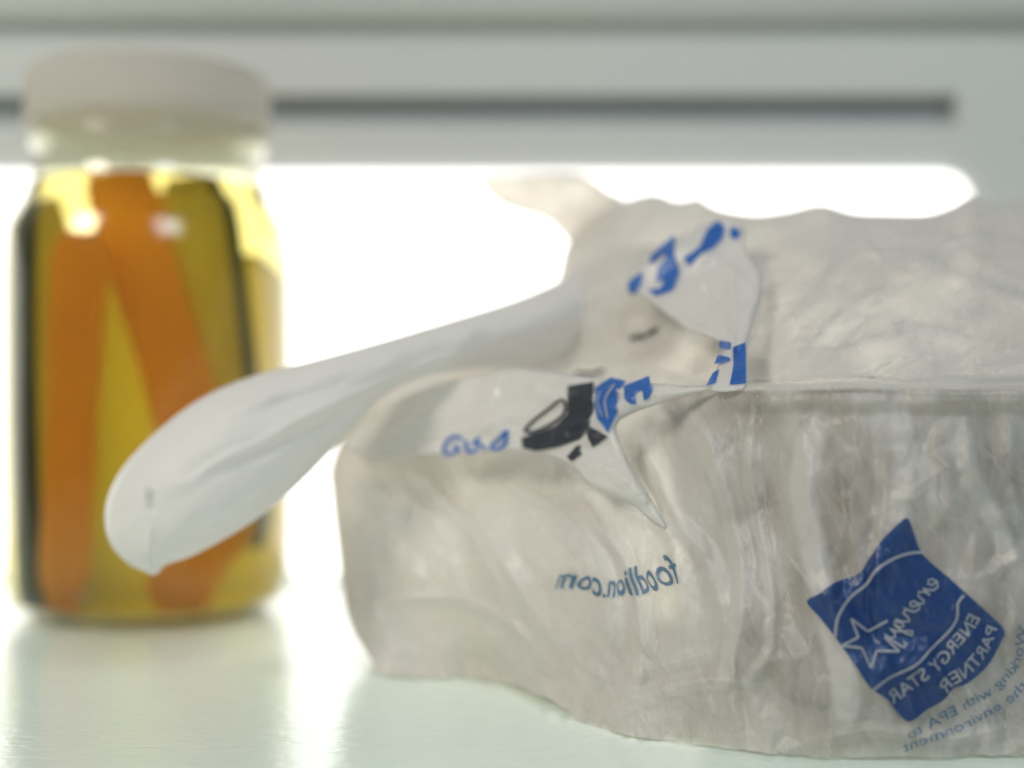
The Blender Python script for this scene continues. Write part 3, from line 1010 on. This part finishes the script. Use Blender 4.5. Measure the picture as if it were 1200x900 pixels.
def stroke_mesh(name, strokes, fn, mat, parent, off):
    V, Fc, base = [], [], 0
    for pts, wd in strokes:
        c, nrm = stroke(pts, wd)
        for s in (-1, 1):
            p = c + s * nrm
            V.append(at(p[:, 0], p[:, 1], fn(p[:, 0], p[:, 1]) - off))
        k = len(c)
        Fc += [(base + i, base + i + 1, base + k + i + 1, base + k + i) for i in range(k - 1)]
        base += 2 * k
    V = np.concatenate(V)
    V[:, 2] = np.maximum(V[:, 2], 0.001)
    return mesh_np(name, V, Fc, mat, parent, True, {'ply': np.full(len(V), .3)})


def text_mesh(name, string, mapping, fn, mat, parent, off=0.0007, maxlen=0.16, bold=0.0, warp=2.5):
    cu = bpy.data.curves.new('t', 'FONT')
    cu.body = string
    cu.size = 1.0
    cu.resolution_u = 3
    cu.offset = bold
    o = bpy.data.objects.new('t', cu)
    C.objects.link(o)
    bpy.context.view_layer.update()
    me = bpy.data.meshes.new_from_object(o.evaluated_get(bpy.context.evaluated_depsgraph_get()))
    bpy.data.objects.remove(o)
    bpy.data.curves.remove(cu)
    bm = bmesh.new()
    bm.from_mesh(me)
    bpy.data.meshes.remove(me)
    bmesh.ops.triangulate(bm, faces=bm.faces)
    for _ in range(3):
        es = [e for e in bm.edges if e.calc_length() > maxlen]
        if not es:
            break
        bmesh.ops.subdivide_edges(bm, edges=es, cuts=1)
        bmesh.ops.triangulate(bm, faces=bm.faces)
    bm.verts.ensure_lookup_table()
    st = np.array([(v.co.x, v.co.y) for v in bm.verts])
    F_ = [tuple(v.index for v in f.verts) for f in bm.faces]
    bm.free()
    st[:, 0] -= st[:, 0].min()
    p = mapping(st[:, 0] / st[:, 0].max(), st[:, 1])
    p = p + warp * np.stack([perlin(p[:, 0] / 26, p[:, 1] / 40, 83), .6 * perlin(p[:, 0] / 22, p[:, 1] / 22, 84)], -1)
    V = at(p[:, 0], p[:, 1], fn(p[:, 0], p[:, 1]) - off)
    V[:, 2] = np.maximum(V[:, 2], 0.001)
    return mesh_np(name, V, F_, mat, parent, True, {'ply': np.full(len(V), .3)})


def front_fn(x, y):
    """outermost film at a place on the front: body, or the pleat lying over it"""
    return body_front(x, y)


def crop(pts):
    return [(900 + x / 3, 590 + y / 3) for x, y in pts]


# square emblem, printed reversed
sq = catmull([(490, 52), (515, 110), (545, 180), (640, 265), (740, 355), (828, 440), (822, 480), (780, 560), (730, 612), (690, 638), (650, 652), (620, 690), (560, 725), (490, 766),
              (420, 690), (360, 648), (300, 560), (235, 470), (185, 405), (136, 345), (180, 318), (230, 280), (320, 245), (355, 195), (400, 130), (450, 80)], 14, True)
emblem = print_mesh('square_emblem', [crop(sq)], front_fn, M['ink_blue'], body, .0008, 2)
em = []
em.append((crop([(236, 470), (246, 400), (290, 330), (345, 285), (380, 235), (440, 195), (500, 175), (552, 172)]), 3.4))
em.append((crop([(368, 658), (430, 612), (520, 568), (575, 510), (640, 445), (665, 400), (668, 350), (690, 322)]), 3.0))
stroke_mesh('emblem_line', em, front_fn, M['ink_bare'], emblem, .0013)
star = [(420, 412), (352, 450), (292, 405), (318, 470), (260, 500), (330, 508), (362, 578), (382, 518), (462, 520), (410, 470)]
stroke_mesh('star', [(crop([a, ((a[0] + b[0]) / 2, (a[1] + b[1]) / 2), b]), 3.0) for a, b in zip(star, star[1:])], front_fn, M['ink_bare'], emblem, .0012)

cur = [(0, .35), (.5, .5), (.62, .8), (.4, 1), (.12, .8), (.1, .3), (.35, 0), (.7, .1), (1, .6), (1.12, .95), (1.15, .05), (1.2, .6), (1.5, 1), (1.75, .8), (1.75, .15), (1.95, .05), (2.15, .4), (2.55, .5), (2.65, .8), (2.45, 1), (2.2, .75),
       (2.2, .25), (2.45, 0), (2.8, .2), (3.02, .8), (3.08, 1.1), (3.15, .88), (3.38, .9), (3.4, .3), (3.55, 0), (3.8, .3), (4.3, .98), (4.08, 1), (3.95, .6), (4.1, .1), (4.35, .3), (4.47, .95), (4.4, -.5), (4.2, -1), (3.97, -.8), (4.2, -.4),
       (4.7, .3), (4.87, .95), (4.9, .3), (5.15, .1), (5.4, .4), (5.45, .95), (5.4, -.4), (5.25, -1.1), (4.95, -1.05), (5.02, -.75)]
# reading direction runs from upper right to lower left
e0, e1 = np.array([592, 268.]), np.array([425, 470.])
rd = (e1 - e0) / 5.4
up = np.array([-rd[1], rd[0]])
up = up / np.linalg.norm(up) * 40
if up[0] > 0:
    up = -up
stroke_mesh('script_word', [(crop([tuple(e0 + rd * s + up * (t - .5)) for s, t in cur]), 2.5)], front_fn, M['ink_bare'], emblem, .0013)


def path_text(ctrl, height, up_sign=-1):
    c = catmull(ctrl, 2.0)
    L = np.concatenate([[0], np.cumsum(np.linalg.norm(np.diff(c, axis=0), axis=1))])
    L /= L[-1]

    def mp(s, t):
        x, y = np.interp(s, L, c[:, 0]), np.interp(s, L, c[:, 1])
        ds = 0.01
        dx = np.interp(np.clip(s + ds, 0, 1), L, c[:, 0]) - np.interp(np.clip(s - ds, 0, 1), L, c[:, 0])
        dy = np.interp(np.clip(s + ds, 0, 1), L, c[:, 1]) - np.interp(np.clip(s - ds, 0, 1), L, c[:, 1])
        n = np.hypot(dx, dy)
        # reversed print: "up" is the mirror image of normal text
        ux, uy = -dy / n, dx / n
        h = height(s) if callable(height) else height
        return np.stack([x + ux * t * h, y + uy * t * h], -1)
    return mp


text_mesh('lettering', 'ENERGY STAR', path_text(crop([(745, 405), (715, 455), (660, 520), (600, 590), (530, 640), (440, 705)]), 21), front_fn, M['ink_bare'], emblem, .0013, bold=.012)
text_mesh('lettering', 'PARTNER', path_text(crop([(808, 440), (785, 505), (745, 565), (700, 610), (650, 640), (628, 672)]), 20), front_fn, M['ink_bare'], emblem, .0013, bold=.012)
text_mesh('lettering', 'Working with EPA to', path_text(crop([(915, 435), (895, 530), (870, 590), (800, 665), (720, 712), (630, 762), (500, 830)]), 17), front_fn, M['ink_pale'], body, .0007)
text_mesh('lettering', 'protect the environment', path_text(crop([(1010, 420), (960, 560), (900, 660), (820, 722), (700, 790), (600, 830), (478, 876)]), 17), front_fn, M['ink_pale'], body, .0007)
text_mesh('lettering', 'foodlion.com', path_text([(797, 682), (770, 692), (740, 697), (712, 700), (690, 695), (672, 690), (654, 688)], lambda s: 56 - 22 * s), front_fn, M['ink_pale'], body, .0007, bold=.012, warp=11.0)

# lower strap: dark emblem and blue letters
print_mesh('dark_emblem', [
    [(667, 455), (680, 450), (694.5, 445.5), (693, 477), (690, 499), (680, 513), (656, 522), (627, 527), (613, 523), (610, 514), (627, 510), (652, 500), (665, 484)],
    [(686, 499), (700, 504), (710, 511), (703, 519), (694, 525), (689, 513)],
    [(680, 519), (677, 528), (681, 531), (671, 541), (666, 535), (673, 525)],
], s1_fn, M['ink_dark'], strap1, .0006, 2.6, 5.0)
stroke_mesh('emblem_frame', [([(614, 504), (626, 492), (642, 480), (659, 468), (661, 484), (642, 499), (622, 507), (614, 504)], 3.6)], s1_fn, M['ink_dark'], strap1, .0008)
print_mesh('blue_letters', [
    [(696, 455), (714, 442), (733, 444), (722, 462), (725, 484), (711, 506), (700, 491), (694, 473)],
    [(733, 451), (760, 440), (764, 460), (760, 469), (753, 471), (751, 457), (744, 462), (746, 473), (737, 475), (731, 466)],
], s1_fn, M['ink_blue_bright'], strap1, .0006, 2.6, 5.0)
stroke_mesh('letter_gap', [([(720, 450), (709, 468), (712, 490)], 2.6), ([(703, 458), (700, 472), (706, 488)], 1.6)], s1_fn, M['ink_bare'], strap1, .0011)
stroke_mesh('small_lettering', [([(541, 514), (530, 512), (522, 520), (520, 530), (528, 532), (538, 526), (531, 522)], 4.5), ([(545, 516), (549, 530), (560, 527)], 4.5), ([(562, 513), (554, 520), (562, 521), (569, 526)], 4.2),
                                ([(596, 505), (590, 508), (584, 516), (577, 520), (575, 526), (584, 526), (592, 520), (593, 506)], 4.5)], s1_fn, M['ink_blue_bright'], strap1, .0007)
# upper strap
print_mesh('blue_letters', [
    [(734, 330), (742, 325), (752, 318), (750, 334), (742, 345), (736, 342)],
    [(762, 300), (775, 290), (790, 276), (792, 300), (796, 320), (786, 342), (768, 346), (760, 340), (772, 338), (780, 328), (768, 330), (772, 312), (780, 304), (776, 298), (764, 312)],
    [(802, 302), (818, 290), (828, 268), (840, 259), (848, 266), (846, 280), (836, 292), (822, 296), (806, 310)],
    [(858, 264), (868, 272), (864, 282), (856, 278)],
], s2_fn, M['ink_blue_bright'], strap2, .0007, 2.4, 5.0)
print_mesh('blue_letters', [
    [(858, 406), (874, 400), (874, 448), (856, 450), (858, 428)],
    [(844, 400), (856, 402), (856, 408), (842, 408)],
    [(840, 416), (855, 418), (855, 424), (838, 425)],
    [(836, 438), (842, 432), (838, 448), (828, 452)],
], s2_fn, M['ink_blue_bright'], strap2, .0007, 2.4, 5.0)
stroke_mesh('dark_mark', [([(738, 397), (750, 394), (756, 396)], 5), ([(757, 392), (766, 388), (770, 384)], 5), ([(674, 436), (690, 438), (708, 434)], 4)], front_fn, M['ink_dark'], body, .001)
